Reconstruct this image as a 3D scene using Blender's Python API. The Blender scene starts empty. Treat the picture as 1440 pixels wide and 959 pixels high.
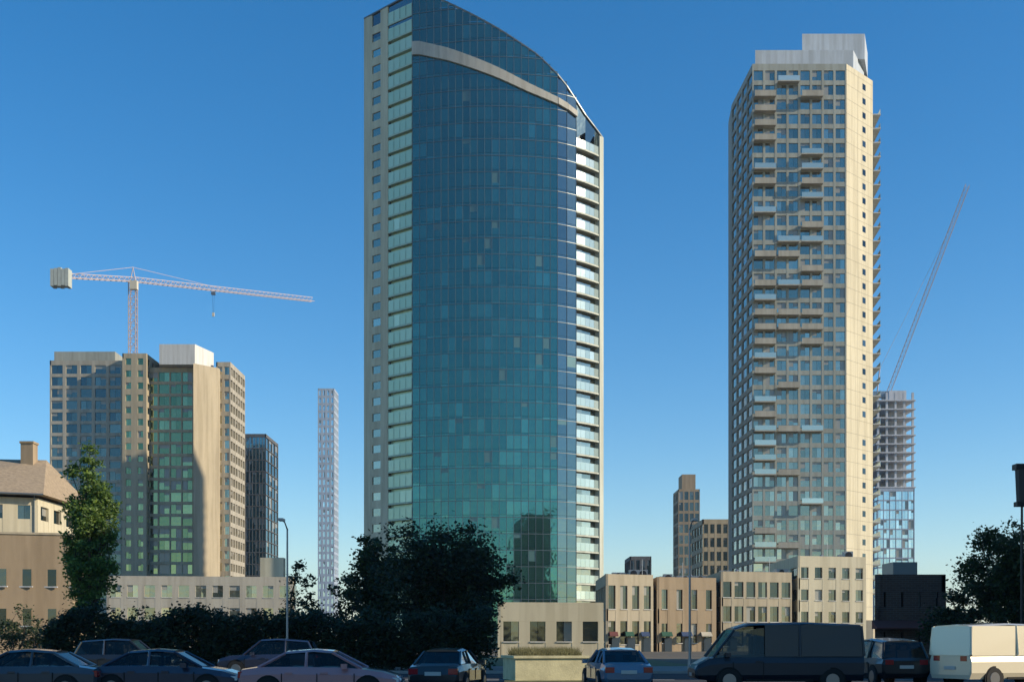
import bpy, math, random
from mathutils import Vector, noise
R = math.radians
rnd = random.Random(7)
scn = bpy.context.scene
col = scn.collection
F, CX, HY, EYE = 1700.0, 720.0, 900.0, 1.7       # focal length in photo pixels, horizon row, eye height

def px(x, Y): return (x - CX) / F * Y             # photo column -> world X at distance Y
def pz(y, Y): return EYE + (HY - y) / F * Y       # photo row -> world Z at distance Y

# ------------------------------------------------------------------ materials
def new_mat(name):
    m = bpy.data.materials.new(name); m.use_nodes = True
    nt = m.node_tree
    return m, nt, nt.nodes['Principled BSDF']

def rand_value(nt):
    """a random number per pane / per object, 0..1"""
    g = nt.nodes.new('ShaderNodeNewGeometry'); o = nt.nodes.new('ShaderNodeObjectInfo')
    a = nt.nodes.new('ShaderNodeMath'); a.operation = 'ADD'
    f = nt.nodes.new('ShaderNodeMath'); f.operation = 'FRACT'
    nt.links.new(g.outputs['Random Per Island'], a.inputs[0]); nt.links.new(o.outputs['Random'], a.inputs[1])
    nt.links.new(a.outputs[0], f.inputs[0])
    return f.outputs[0]

def ramp(nt, src, stops):
    r = nt.nodes.new('ShaderNodeValToRGB')
    e = r.color_ramp.elements
    while len(e) < len(stops): e.new(0.5)
    for i, (p, c) in enumerate(stops):
        e[i].position = p; e[i].color = (*c, 1)
    nt.links.new(src, r.inputs[0])
    return r.outputs[0]

def mul(c, k): return tuple(min(1, x * k) for x in c)

def rough_mat(name, c, var=.18, scale=.6, rough=.85, bump=.0, streak=0.0, spec=.3):
    m, nt, b = new_mat(name)
    t = nt.nodes.new('ShaderNodeTexCoord')
    mp = nt.nodes.new('ShaderNodeMapping'); mp.inputs['Scale'].default_value = (1, 1, .25 if streak else 1)
    nt.links.new(t.outputs['Object'], mp.inputs[0])
    n = nt.nodes.new('ShaderNodeTexNoise'); n.inputs['Scale'].default_value = scale; n.inputs['Detail'].default_value = 6
    nt.links.new(mp.outputs[0], n.inputs['Vector'])
    n2 = nt.nodes.new('ShaderNodeTexNoise'); n2.inputs['Scale'].default_value = scale * 9; n2.inputs['Detail'].default_value = 3
    nt.links.new(mp.outputs[0], n2.inputs['Vector'])
    ad = nt.nodes.new('ShaderNodeMath'); ad.operation = 'MULTIPLY_ADD'; ad.inputs[1].default_value = .35
    nt.links.new(n2.outputs[0], ad.inputs[0]); nt.links.new(n.outputs[0], ad.inputs[2])
    cc = ramp(nt, ad.outputs[0], [(.42, mul(c, 1 - var)), (.92, mul(c, 1 + var))])
    if streak:
        m3 = nt.nodes.new('ShaderNodeMapping'); m3.inputs['Scale'].default_value = (1.1, 1.1, .05)
        n3 = nt.nodes.new('ShaderNodeTexNoise'); n3.inputs['Scale'].default_value = 1; n3.inputs['Detail'].default_value = 4
        nt.links.new(t.outputs['Object'], m3.inputs[0]); nt.links.new(m3.outputs[0], n3.inputs['Vector'])
        st = ramp(nt, n3.outputs[0], [(.40, (.72, .70, .66)), (.56, (1, 1, 1))])
        mm = nt.nodes.new('ShaderNodeMixRGB'); mm.blend_type = 'MULTIPLY'; mm.inputs[0].default_value = .5
        nt.links.new(cc, mm.inputs[1]); nt.links.new(st, mm.inputs[2]); cc = mm.outputs[0]
    nt.links.new(cc, b.inputs['Base Color'])
    b.inputs['Roughness'].default_value = rough
    b.inputs['Specular IOR Level'].default_value = spec
    if bump:
        bp = nt.nodes.new('ShaderNodeBump'); bp.inputs['Strength'].default_value = bump; bp.inputs['Distance'].default_value = .05
        nt.links.new(n2.outputs[0], bp.inputs['Height']); nt.links.new(bp.outputs[0], b.inputs['Normal'])
    return m

def glass_mat(name, lo, hi, metal=.92, rough=.06):
    """coated facade glass: a tinted mirror, each pane a little different"""
    m, nt, b = new_mat(name)
    v = rand_value(nt)
    c = ramp(nt, v, [(0, lo), (.55, tuple((a + d) / 2 for a, d in zip(lo, hi))), (.86, hi), (1, mul(hi, 1.25))])
    nt.links.new(c, b.inputs['Base Color'])
    b.inputs['Metallic'].default_value = metal; b.inputs['Roughness'].default_value = rough
    t = nt.nodes.new('ShaderNodeTexCoord'); n = nt.nodes.new('ShaderNodeTexNoise'); n.inputs['Scale'].default_value = .9; n.inputs['Detail'].default_value = 1
    bp = nt.nodes.new('ShaderNodeBump'); bp.inputs['Strength'].default_value = .22; bp.inputs['Distance'].default_value = .05
    nt.links.new(t.outputs['Object'], n.inputs['Vector']); nt.links.new(n.outputs[0], bp.inputs['Height']); nt.links.new(bp.outputs[0], b.inputs['Normal'])
    return m

def plain(name, c, rough=.5, metal=0.0, coat=0.0, spec=.5):
    m, nt, b = new_mat(name)
    b.inputs['Base Color'].default_value = (*c, 1)
    b.inputs['Roughness'].default_value = rough; b.inputs['Metallic'].default_value = metal
    b.inputs['Coat Weight'].default_value = coat; b.inputs['Coat Roughness'].default_value = .05
    b.inputs['Specular IOR Level'].default_value = spec
    return m

def leaf_mat(name, c):
    m, nt, b = new_mat(name)
    v = rand_value(nt)
    cc = ramp(nt, v, [(0, mul(c, .55)), (.5, c), (.85, (c[0] * 1.5, c[1] * 1.35, c[2] * 1.1)), (1, (c[0] * 2, c[1] * 1.6, c[2]))])
    nt.links.new(cc, b.inputs['Base Color'])
    b.inputs['Roughness'].default_value = .55
    b.inputs['Transmission Weight'].default_value = 0
    tr = nt.nodes.new('ShaderNodeBsdfTranslucent'); nt.links.new(cc, tr.inputs['Color'])
    mx = nt.nodes.new('ShaderNodeMixShader'); mx.inputs[0].default_value = .38
    out = nt.nodes['Material Output']
    nt.links.new(b.outputs[0], mx.inputs[1]); nt.links.new(tr.outputs[0], mx.inputs[2]); nt.links.new(mx.outputs[0], out.inputs['Surface'])
    return m

def brick_mat(name, c1, c2, mortar):
    m, nt, b = new_mat(name)
    t = nt.nodes.new('ShaderNodeTexCoord'); sx = nt.nodes.new('ShaderNodeSeparateXYZ'); cb = nt.nodes.new('ShaderNodeCombineXYZ')
    ad = nt.nodes.new('ShaderNodeMath'); ad.operation = 'ADD'
    nt.links.new(t.outputs['Object'], sx.inputs[0]); nt.links.new(sx.outputs[0], ad.inputs[0]); nt.links.new(sx.outputs[1], ad.inputs[1])
    nt.links.new(ad.outputs[0], cb.inputs[0]); nt.links.new(sx.outputs[2], cb.inputs[1])
    br = nt.nodes.new('ShaderNodeTexBrick'); br.inputs['Scale'].default_value = 1
    br.inputs['Brick Width'].default_value = .5; br.inputs['Row Height'].default_value = .17; br.inputs['Mortar Size'].default_value = .012
    br.inputs['Color1'].default_value = (*c1, 1); br.inputs['Color2'].default_value = (*c2, 1); br.inputs['Mortar'].default_value = (*mortar, 1)
    nt.links.new(cb.outputs[0], br.inputs['Vector']); nt.links.new(br.outputs[0], b.inputs['Base Color'])
    b.inputs['Roughness'].default_value = .9
    return m

M = dict(
    asphalt=rough_mat('asphalt', (.05, .05, .052), .3, .8, .9, .3),
    ground=rough_mat('dusty_ground', (.12, .105, .08), .3, .05, .95),
    seamcon=plain('joint_sealant', (.22, .2, .15), .9),
    paving=rough_mat('paving', (.26, .245, .22), .2, 1.2, .9, .2),
    kerb=rough_mat('kerb_stone', (.33, .32, .29), .15, 2, .85),
    paint=rough_mat('road_paint', (.7, .7, .66), .12, 3, .7),
    drygrass=rough_mat('dry_grass', (.16, .15, .07), .35, 2, .95, .5),
    white=rough_mat('white_concrete', (.66, .65, .61), .08, .4, .7, streak=1),
    cream=rough_mat('cream_wall', (.57, .51, .36), .08, .25, .8, streak=1),
    tan=rough_mat('tan_wall', (.46, .39, .27), .12, .3, .85, streak=1),
    brown=rough_mat('brown_wall', (.36, .27, .17), .15, .3, .85, streak=1),
    grey=rough_mat('grey_concrete', (.35, .36, .31), .12, .3, .8, streak=1),
    olivecon=rough_mat('olive_concrete', (.56, .54, .40), .12, .3, .8, streak=1), greenslab=rough_mat('green_white_slab', (.42, .56, .44), .08, .4, .6), palecon=rough_mat('pale_green_concrete', (.50, .52, .44), .1, .4, .7, streak=1),
    olivestone=rough_mat('olive_stone', (.56, .51, .31), .2, 2, .9, .2),
    bandcon=rough_mat('grey_beige_panel', (.44, .42, .36), .2, .35, .6, streak=1), screenmat=rough_mat('blue_grey_screen', (.47, .51, .54), .12, .4, .6, streak=1), hazeblue=rough_mat('hazed_blue_grey_wall', (.36, .42, .50), .06, .3, .8, streak=1),  # last one: distance haze mixed into the far-wall colour
    beigegrey=rough_mat('beige_concrete', (.42, .385, .31), .12, .3, .8, streak=1),
    darkgrey=rough_mat('dark_concrete', (.12, .12, .12), .15, .5, .8, streak=1),
    rawcon=rough_mat('hazed_raw_concrete', (.50, .51, .53), .15, .4, .9, streak=1),  # bare concrete, its colour paled for distance haze
    redbrick=brick_mat('dark_brick', (.09, .05, .04), (.12, .07, .05), (.14, .13, .12)),
    tile=rough_mat('roof_tile', (.34, .26, .17), .25, 3, .85, .4),
    roof=rough_mat('roof_felt', (.22, .22, .21), .15, .6, .9),
    teal=glass_mat('teal_glass', (.078, .215, .19), (.102, .25, .21)),
    tealedge=glass_mat('grey_teal_glass', (.10, .16, .17), (.17, .23, .23)),
    blind=plain('blind_behind_glass', (.30, .29, .25), .25, 0, .6),
    blindteal=plain('blind_behind_teal_glass', (.10, .19, .18), .2, .3, .5),
    tealpale=glass_mat('pale_green_glass', (.46, .62, .42), (.54, .68, .48), .25, .3),
    greyglass=glass_mat('grey_glass', (.26, .27, .22), (.44, .42, .34)),
    greenglass=glass_mat('green_glass', (.17, .24, .13), (.30, .36, .20)),
    blueglass=glass_mat('blue_glass', (.09, .14, .15), (.16, .20, .19)),
    navyglass=glass_mat('navy_glass', (.10, .22, .26), (.17, .30, .34)),
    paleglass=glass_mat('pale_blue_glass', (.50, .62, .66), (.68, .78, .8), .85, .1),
    darkglass=glass_mat('dark_glass', (.05, .06, .06), (.14, .15, .14)),
    rail=glass_mat('railing_glass', (.42, .52, .47), (.52, .6, .54), .5, .15),
    frame=plain('frame_metal', (.16, .18, .18), .4, .6),
    steel=plain('steel', (.32, .33, .34), .4, .7),
    hazeredsteel=plain('hazed_red_steel', (.52, .42, .39), .55),  # crane red, paled in the colour to stand in for haze
    yelsteel=plain('cream_steel', (.62, .56, .42), .55),
    conblock=rough_mat('counterweight', (.42, .45, .40), .1, 1, .85),
    black=plain('black_metal', (.012, .012, .014), .45),
    tyre=plain('tyre', (.015, .015, .015), .85),
    rim=plain('rim', (.22, .22, .23), .35, .9),
    lampred=plain('lamp_red', (.35, .01, .015), .2, coat=.6),
    lampclear=plain('lamp_clear', (.7, .7, .68), .12, coat=.6),
    carglass=None,
    seat=plain('seat_cloth', (.03, .03, .032), .9), seam=plain('seam', (.004, .004, .004), .8), plate=plain('number_plate', (.55, .55, .5), .5),
    bark=rough_mat('bark', (.075, .055, .04), .3, 4, .95, .5),
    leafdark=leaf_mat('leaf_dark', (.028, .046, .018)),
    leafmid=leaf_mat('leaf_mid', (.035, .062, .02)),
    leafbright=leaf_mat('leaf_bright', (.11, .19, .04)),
    awngreen=plain('awning_green', (.03, .10, .06), .85), awnblue=plain('awning_blue', (.04, .07, .14), .85), awncream=plain('awning_cream', (.5, .45, .34), .85),
    awning=plain('awning_cloth', (.16, .05, .04), .85),
)

def car_glass():
    m, nt, b = new_mat('car_glass')
    tr = nt.nodes.new('ShaderNodeBsdfTransparent'); tr.inputs[0].default_value = (.32, .36, .35, 1)
    gl = nt.nodes.new('ShaderNodeBsdfGlossy'); gl.inputs['Roughness'].default_value = .03
    fr = nt.nodes.new('ShaderNodeFresnel'); fr.inputs[0].default_value = 1.5
    mx = nt.nodes.new('ShaderNodeMixShader')
    nt.links.new(fr.outputs[0], mx.inputs[0]); nt.links.new(tr.outputs[0], mx.inputs[1]); nt.links.new(gl.outputs[0], mx.inputs[2])
    nt.links.new(mx.outputs[0], nt.nodes['Material Output'].inputs['Surface']); return m
M['carglass'] = car_glass()
# ------------------------------------------------------------------ mesh building
class MB:
    def __init__(s): s.v = []; s.f = []; s.mi = []; s.cur = 0
    def m(s, i): s.cur = i; return s
    def face(s, pts):
        n = len(s.v); s.v += [tuple(p) for p in pts]; s.f.append(tuple(range(n, n + len(pts)))); s.mi.append(s.cur)
    def add(s, vs, fs):
        n = len(s.v); s.v += [tuple(p) for p in vs]
        for f in fs: s.f.append(tuple(n + i for i in f)); s.mi.append(s.cur)
    def prism(s, plan, z0, z1):
        """plan counter-clockwise from above; z1 may be a function of the point"""
        k = len(plan); zt = z1 if callable(z1) else (lambda p: z1)
        vs = [(p[0], p[1], z0) for p in plan] + [(p[0], p[1], zt(p)) for p in plan]
        fs = [tuple(range(k - 1, -1, -1)), tuple(range(k, 2 * k))] + [(i, (i + 1) % k, k + (i + 1) % k, k + i) for i in range(k)]
        s.add(vs, fs)
    def box(s, x0, x1, y0, y1, z0, z1):
        s.prism([(x0, y0), (x1, y0), (x1, y1), (x0, y1)], z0, z1)
    def obox(s, a, b, d0, d1, z0, z1):
        """box along plan edge a->b, from d0 to d1 along the outward normal (right of a->b)"""
        a = Vector(a[:2]); b = Vector(b[:2]); t = (b - a).normalized(); n = Vector((t.y, -t.x))
        p = [a + n * d0, a + n * d1, b + n * d1, b + n * d0]
        if d1 < d0: p.reverse()
        s.prism(p, z0, z1)
    def bar(s, a, b, r0, r1=None, n=6, cap=True):
        r1 = r0 if r1 is None else r1
        a = Vector(a); b = Vector(b); d = (b - a)
        if d.length < 1e-6: return
        d.normalize(); u = d.orthogonal().normalized(); w = d.cross(u)
        vs = []
        for c, r in ((a, r0), (b, r1)):
            for i in range(n):
                t = 2 * math.pi * i / n
                vs.append(c + (u * math.cos(t) + w * math.sin(t)) * r)
        fs = [(i, (i + 1) % n, n + (i + 1) % n, n + i) for i in range(n)]
        if cap: fs += [tuple(range(n - 1, -1, -1)), tuple(range(n, 2 * n))]
        s.add(vs, fs)
    def build(s, name, mats, parent=None, smooth=False):
        me = bpy.data.meshes.new(name); me.from_pydata(s.v, [], s.f)
        for mm in (mats if isinstance(mats, (list, tuple)) else [mats]): me.materials.append(mm)
        for p, i in zip(me.polygons, s.mi): p.material_index = i
        if smooth:
            for p in me.polygons: p.use_smooth = True
        me.update()
        o = bpy.data.objects.new(name, me); col.objects.link(o)
        if parent:
            o.parent = parent
            o.location = -parent.location if parent.parent is None and parent.type == 'EMPTY' and parent.get('_world') else (0, 0, 0)
        return o

def tag(o, label, cat, group=None):
    o['label'] = label; o['category'] = cat
    if group: o['group'] = group
    return o

def thing(name, loc, label, cat, group=None, rz=0, world=False):
    """world=True: the parts are written in world coordinates"""
    o = bpy.data.objects.new(name, None); col.objects.link(o)
    o.location = loc; o.rotation_euler = (0, 0, rz); o.empty_display_size = .5
    if world: o['_world'] = 1
    return tag(o, label, cat, group)

def structure(mb, name, mat):
    o = mb.build(name, mat); o['kind'] = 'structure'; return o

def lerp(a, b, t): return (a[0] + (b[0] - a[0]) * t, a[1] + (b[1] - a[1]) * t)

def inset(plan, d):
    out = []; k = len(plan)
    for i in range(k):
        a, b, c = Vector(plan[i - 1]), Vector(plan[i]), Vector(plan[(i + 1) % k])
        n1 = Vector(((b - a).y, -(b - a).x)).normalized(); n2 = Vector(((c - b).y, -(c - b).x)).normalized()
        n = (n1 + n2); n = n / max(.2, n.dot(n1)) if n.length > 1e-6 else n1
        p = b - n * d; out.append((p.x, p.y))
    return out

def pane(mb, a, b, off, z0, z1, jit=.006):
    """one flat pane between plan points a and b, off outward, slightly out of true"""
    a = Vector(a); b = Vector(b); t = (b - a).normalized(); n = Vector((t.y, -t.x))
    j1 = rnd.uniform(-jit, jit); j2 = rnd.uniform(-jit, jit); j3 = j1 + rnd.uniform(-jit, jit)
    A = a + n * (off + j1); B = b + n * (off + j2); C = b + n * (off + j2 + j3 - j1); D = a + n * (off + j3)
    mb.face([(A.x, A.y, z0), (B.x, B.y, z0), (C.x, C.y, z1), (D.x, D.y, z1)])

def frame_building(root, plan, z0, z1, floors, edges, wall, glass, depth=.35, sill=.9, head=.35, pier=.6, limit=95, parapet=1.0, roofm=None, skip=None, core=None, sills=False):
    """plan CCW; edges {edge index: number of bays}. A solid core, a wall grid standing proud of it and one window per bay and floor."""
    inner = inset(plan, depth)
    c = MB(); c.prism(inner, z0, z1 + parapet * .3)
    c.build('core', core or M['darkgrey'], root)
    w = MB(); wins = []
    fh = (z1 - z0) / floors
    k = len(plan)
    for e in range(k):
        a, b = plan[e], plan[(e + 1) % k]
        n = edges.get(e, 0)
        ia, ib = inner[e], inner[(e + 1) % k]
        if not n:
            w.obox(a, b, -depth + .001, 0, z0, z1 + parapet); continue
        L = (Vector(b) - Vector(a)).length
        for fl in range(floors):
            zb = z0 + fl * fh
            w.obox(a, b, -depth + .01, 0, zb - (head if fl else 0), zb + sill)
        w.obox(a, b, -depth + .01, 0, z1 - head, z1 + parapet)
        for i in range(n + 1):
            t = i / n; hw = pier / L / 2
            t0, t1 = max(0, t - hw), min(1, t + hw)
            w.obox(lerp(a, b, t0), lerp(a, b, t1), -depth + .015, .03, z0, z1 - head - .01)
        for fl in range(floors):
            for i in range(n):
                if skip and skip(e, fl, i): continue
                hw = pier / L / 2
                p, q = lerp(a, b, i / n + hw), lerp(a, b, (i + 1) / n - hw)
                wins.append((p, q, z0 + fl * fh + sill, z0 + (fl + 1) * fh - head))
    w.build('wall', wall, root)
    stuff = MB()
    wins.sort(key=lambda t: -t[2])
    for i, (p, q, za, zb) in enumerate(wins):
        mb = MB() if i < limit else stuff
        mid = lerp(p, q, .5)
        split = rnd.random() < .8
        for u, v in (((0, .49), (.51, 1)) if split else ((0, 1),)):
            h = rnd.choice((0, 0, 0, .25, .4, .6, 1)) if rnd.random() < .6 else 0
            zm = zb - (zb - za) * h
            if h < 1: pane(mb.m(0), lerp(p, q, u), lerp(p, q, v), -depth + .08, za, zm)
            if h > 0: pane(mb.m(1), lerp(p, q, u), lerp(p, q, v), -depth + .08, zm + .01, zb, .002)
        if i < limit:
            wo = mb.build('window', [glass, M['blind']], root)
            if sills:
                sm_ = MB(); sm_.obox(p, q, -depth + .1, .12, za - .1, za - .012); sm_.build('sill', M['white'], wo)
    if stuff.v:
        o = stuff.build('window', [glass, M['blind']], root); o['kind'] = 'stuff'
    if roofm:
        r = MB(); r.prism(inset(plan, .5), z1 + parapet * .3, z1 + parapet * .3 + .12); r.build('roof', roofm, root)

# ------------------------------------------------------------------ ground
g = MB(); g.box(-2500, 2500, -300, 4500, -2, 0); structure(g, 'ground', M['ground'])
g = MB(); g.box(-140, 46, -30, 62, 0, .004); structure(g, 'road', M['asphalt'])
g = MB(); g.box(-140, 90, 62.2, 74, 0, .13); structure(g, 'pavement', M['paving'])
g = MB(); g.box(-140, 90, 61.9, 62.2, 0, .14); structure(g, 'kerb', M['kerb'])
g = MB()
for i in range(40):
    x = -110 + i * 3.6
    g.box(x, x + 1.8, 52, 52.12, .004, .009)
structure(g, 'lane_marking', M['paint'])
g = MB(); g.box(-.3, 3.0, 46.2, 58, 0, .13); structure(g, 'traffic_island', M['drygrass'])
g = MB(); g.box(-6, 12, 74.05, 119, 0, .05); structure(g, 'verge', M['drygrass'])

# ------------------------------------------------------------------ centre tower
YT = 250.0
prof_px = [(505, -4), (535, -7), (565, -9), (595, -9), (632, 12), (700, 50), (758, 85), (794, 118), (822, 152), (852, 176)]
prof = [(px(x, YT), pz(y, YT)) for x, y in prof_px]
band_px = [(505, 64), (590, 70), (632, 84), (700, 112), (740, 130), (800, 152), (852, 180)]
band = [(px(x, YT), pz(y, YT)) for x, y in band_px]
def curve(pts, x):
    if x <= pts[0][0]: return pts[0][1]
    for (a, za), (b, zb) in zip(pts, pts[1:]):
        if x <= b: return za + (zb - za) * (x - a) / (b - a)
    return pts[-1][1]
def arc(x0, x1, y0, y1, bulge, n):
    return [(x0 + (x1 - x0) * i / n, y0 + (y1 - y0) * i / n - bulge * math.sin(math.pi * i / n)) for i in range(n + 1)]
tower = thing('glass_tower', (px(680, YT), 262, 0), 'tall teal glass tower with a sloping curved crown and pale right edge', 'skyscraper', world=True)
A, B, Cc, D, E = (px(512, 259), 259), (px(580, 250), 250), (px(784, 249), 249), (px(816, 252), 252), (px(848, 257), 257)
main = arc(B[0], Cc[0], B[1], Cc[1], 2.2, 20)
right = arc(Cc[0], E[0], Cc[1], E[1], 1.0, 5)
back = [(E[0], 284), (A[0], 284)]
FH = 3.36
NF = 41
plan_full = [A] + main + right[1:] + back
core = MB()
cin = inset(plan_full, 1.3)
core.prism(cin, 0, lambda p: curve(prof, p[0]) - 1.2)
core.build('core', M['darkgrey'], tower)
frames = MB(); 
for fl in range(NF):
    z0 = fl * FH; z1 = z0 + FH
    gb = MB(); sb = MB()
    def run(p, q, off=0.0, sp=.55, ms=0):
        xm = (p[0] + q[0]) / 2; top = curve(prof, xm)
        if z0 + .2 >= top: return
        zt = min(z1 - .04, top)
        if zt > z0 + sp:
            h = rnd.choice((.3, .5, .8)) if rnd.random() < .05 else 0
            zm = zt - (zt - z0 - sp) * h
            pane(gb.m(ms), p, q, off, z0 + sp, zm, .011)
            if h: pane(gb.m(1), p, q, off, zm, zt, .003)
        pane(gb.m(ms), p, q, off, z0 + .03, min(z0 + sp - .05, top), .004)
    for p, q in zip(main, main[1:]): run(p, q)
    for p, q in zip(right[:3], right[1:3]): run(p, q, 0, .55, 2)
    # the glazed wall behind the right-hand balconies
    ri = [(x - .5, y + 1.6) for x, y in right]
    if gb.v: gb.build('glass_band', [M['teal'], M['blindteal'], M['tealedge']], tower)
for p in main + right[1:3]:
    zt = curve(prof, p[0])
    t = .07
    frames.box(p[0] - .05, p[0] + .05, p[1] - .10, p[1] + .02, 0, zt - .05)
for fl in range(NF):
    z = fl * FH
    for p, q in zip(main + right[1:3], main[1:] + right[1:3]):
        if p != q and z + .3 < curve(prof, (p[0] + q[0]) / 2): frames.obox(p, q, 0, .09, z - .05, z + .05)
frames.build('mullion_grid', M['frame'], tower)
# left chamfer: concrete wall with windows, then a stack of balconies with green glass
mid = lerp(A, B, .50)
lw = MB(); lwin = []
for fl in range(NF):
    z = fl * FH
    top = min(curve(prof, mid[0]), curve(prof, A[0] + 1)) 
    if z + 2.2 > top: continue
    lw.obox(A, mid, -.5, 0, z - .55 if fl else 0, min(z + 1.15, top))
    w = MB(); pane(w, lerp(A, mid, .34), lerp(A, mid, .70), -.2, z + 1.15, z + FH - .55); w.build('window', M['greyglass'], tower)
topl = lambda x: curve(prof, x)
for t0, t1 in ((0, .34), (.70, 1)):
    a, b = lerp(A, mid, t0), lerp(A, mid, t1)
    lw.obox(a, b, -.5, .04, 0, min(topl(a[0]), topl(b[0])))
lw.build('wall', M['olivecon'], tower)
bg = MB()
for fl in range(NF):
    z = fl * FH
    if z + 1 > topl(lerp(mid, B, .3)[0]): continue
    pane(bg, mid, lerp(mid, B, .5), -.9, z + .3, z + FH - .05); pane(bg, lerp(mid, B, .5), B, -.9, z + .3, z + FH - .05)
bg.build('balcony_glazing', M['tealpale'], tower)
def balcony(parent, pts, z, depth, thick, slabm, railm, railh=1.1, name='balcony', inner=0.0):
    b = MB()
    for p, q in zip(pts, pts[1:]): b.obox(p, q, -depth, 0, z, z + thick)
    o = b.build(name, slabm, parent)
    r = MB()
    for p, q in zip(pts, pts[1:]):
        n = max(1, round((Vector(q) - Vector(p)).length / 1.6))
        for i in range(n): r.obox(lerp(p, q, i / n + .01), lerp(p, q, (i + 1) / n - .01), -.09, -.06, z + thick + .04, z + thick + railh)
    ro = r.build('railing', railm, o)
    return o
for fl in range(1, NF):
    z = fl * FH
    if z + 1.5 < topl(lerp(mid, B, .4)[0]): balcony(tower, [mid, lerp(mid, B, .97)], z - .15, .88, .32, M['greenslab'], M['tealpale'], 2.35)
    if z + 1.2 < curve(prof, E[0]): balcony(tower, right[2:], z - .15, 1.1, .34, M['palecon'], M['rail'], 1.7)
rg = MB()
for fl in range(NF):
    z = fl * FH
    if z + 2 > curve(prof, E[0]): continue
    for p, q in zip(right[2:], right[3:]):
        pane(rg, p, q, -1.12, z + .2, z + FH - .15)
rg.build('balcony_glazing', M['greyglass'], tower)
fin = MB()
fin.obox(lerp(right[4], right[5], .55), right[5], -1.4, .15, 0, curve(prof, E[0]) + .2)
fin.build('fin', M['palecon'], tower)
cr = MB()
for p, q in zip(main + right[1:3], main[1:] + right[1:3]):
    if p == q: continue
    za, zb = curve(band, p[0]), curve(band, q[0])
    a = Vector(p); b = Vector(q); t = (b - a).normalized(); n = Vector((t.y, -t.x))
    u_ = max(0, min(1, (p[0] - main[0][0]) / (E[0] - main[0][0]))); o0, o1, h = .02, .5, 2.7 - 2.2 * u_ ** 1.6
    P = [(a + n * o0, za), (a + n * o1, za), (b + n * o1, zb), (b + n * o0, zb)]
    cr.add([(v.x, v.y, z - h / 2) for v, z in P] + [(v.x, v.y, z + h / 2) for v, z in P],
           [(3, 2, 1, 0), (4, 5, 6, 7), (0, 1, 5, 4), (1, 2, 6, 5), (2, 3, 7, 6), (3, 0, 4, 7)])
pl_, pr_ = MB(), MB()
for p, q in zip([A, mid] + right[2:-1], [mid, B] + right[3:]):
    if p == right[2] or p in right or p in (A, mid):
        za, zb = curve(prof, p[0]), curve(prof, q[0]); dr = 5.0 if p in (A, mid) else 7.5
        (pl_ if p in (A, mid) else pr_).add([(p[0], p[1] + .25, za - dr), (q[0], q[1] + .25, (zb if p in right else za) - (dr if p not in right else max(.3, dr - 2 * right.index(p)))), (q[0], q[1] + .25, zb), (p[0], p[1] + .25, za)], [(0, 1, 2, 3)])
pl_.build('glass_parapet', M['tealedge'], tower); pr_.build('glass_parapet', M['tealedge'], tower)
cr.build('crown_band', M['bandcon'], tower)
cp = MB()
pl = plan_full[:-2]
for p, q in zip(pl, pl[1:]):
    za, zb = curve(prof, p[0]), curve(prof, q[0])
    a = Vector(p); b = Vector(q); t = (b - a).normalized(); n = Vector((t.y, -t.x))
    P = [(a - n * .6, za), (a + n * .12, za), (b + n * .12, zb), (b - n * .6, zb)]
    cp.add([(v.x, v.y, z - .05) for v, z in P] + [(v.x, v.y, z + .25) for v, z in P],
           [(3, 2, 1, 0), (4, 5, 6, 7), (0, 1, 5, 4), (1, 2, 6, 5), (2, 3, 7, 6), (3, 0, 4, 7)])
cp.build('coping', M['frame'], tower)

# ------------------------------------------------------------------ right tower
YR = 262.0
rt = thing('apartment_tower', (px(1130, YR), 272, 0), 'tall grey apartment tower with scattered balconies and a sunlit cream end wall', 'apartment tower', world=True)
P0, P1, P2, P3 = (px(1029, 282), 282), (px(1058, YR), YR), (px(1190, YR), YR), (px(1227, 270), 270)
P4, P5 = (P3[0] + 2, 290), (P0[0] + 1, 292)
ztop = pz(98, YR); nfl = 38; fh = (ztop - 6) / nfl
plan = [P0, P1, P2, P3, P4, P5]
frame_building(rt, plan, 6, ztop, nfl, {0: 4, 1: 8}, M['grey'], M['greyglass'], depth=.3, sill=.75, head=.25, pier=.5, limit=96, parapet=1.2, roofm=M['roof'], skip=lambda e, f, i: False)
bal = 0
cols = [(0.0, .25), (.25, .5), (.5, .75)]
rr = random.Random(3)
for fl in range(1, nfl):
    for ci, (t0, t1) in enumerate(cols):
        if rr.random() < (.62, .45, .4)[ci]:
            if bal < 98:
                balcony(rt, [lerp(P1, P2, t1 - .012 if False else t0 + .012), lerp(P1, P2, t1 - .012)], 6 + fl * fh - .1, 0, .01, M['beigegrey'], M['rail']) if False else None
                a, b = lerp(P1, P2, t0 + .012), lerp(P1, P2, t1 - .012)
                m_ = MB(); m_.obox(a, b, .04, 1.5, 6 + fl * fh - .1, 6 + fl * fh + .14)
                m_.obox(a, b, 1.38, 1.5, 6 + fl * fh + .14, 6 + fl * fh + 1.15) if rr.random() < .6 else None
                solid = len(m_.f) < 7
                if rr.random() < .5:
                    q_ = lerp(a, b, rr.uniform(.2, .8)); m_.box(q_[0] - .35, q_[0] + .35, q_[1] - .9, q_[1] - .3, 6 + fl * fh + .16, 6 + fl * fh + rr.uniform(.6, 1.5))
                o = m_.build('balcony', M['beigegrey'], rt)
                r_ = MB()
                r_.obox(a, b, 1.40, 1.43, 6 + fl * fh + .16, 6 + fl * fh + 1.2) if solid else r_.obox(a, b, 1.4, 1.46, 6 + fl * fh + 1.15, 6 + fl * fh + 1.22)
                r_.build('railing', M['rail'] if solid else M['frame'], o)
                bal += 1
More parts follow.
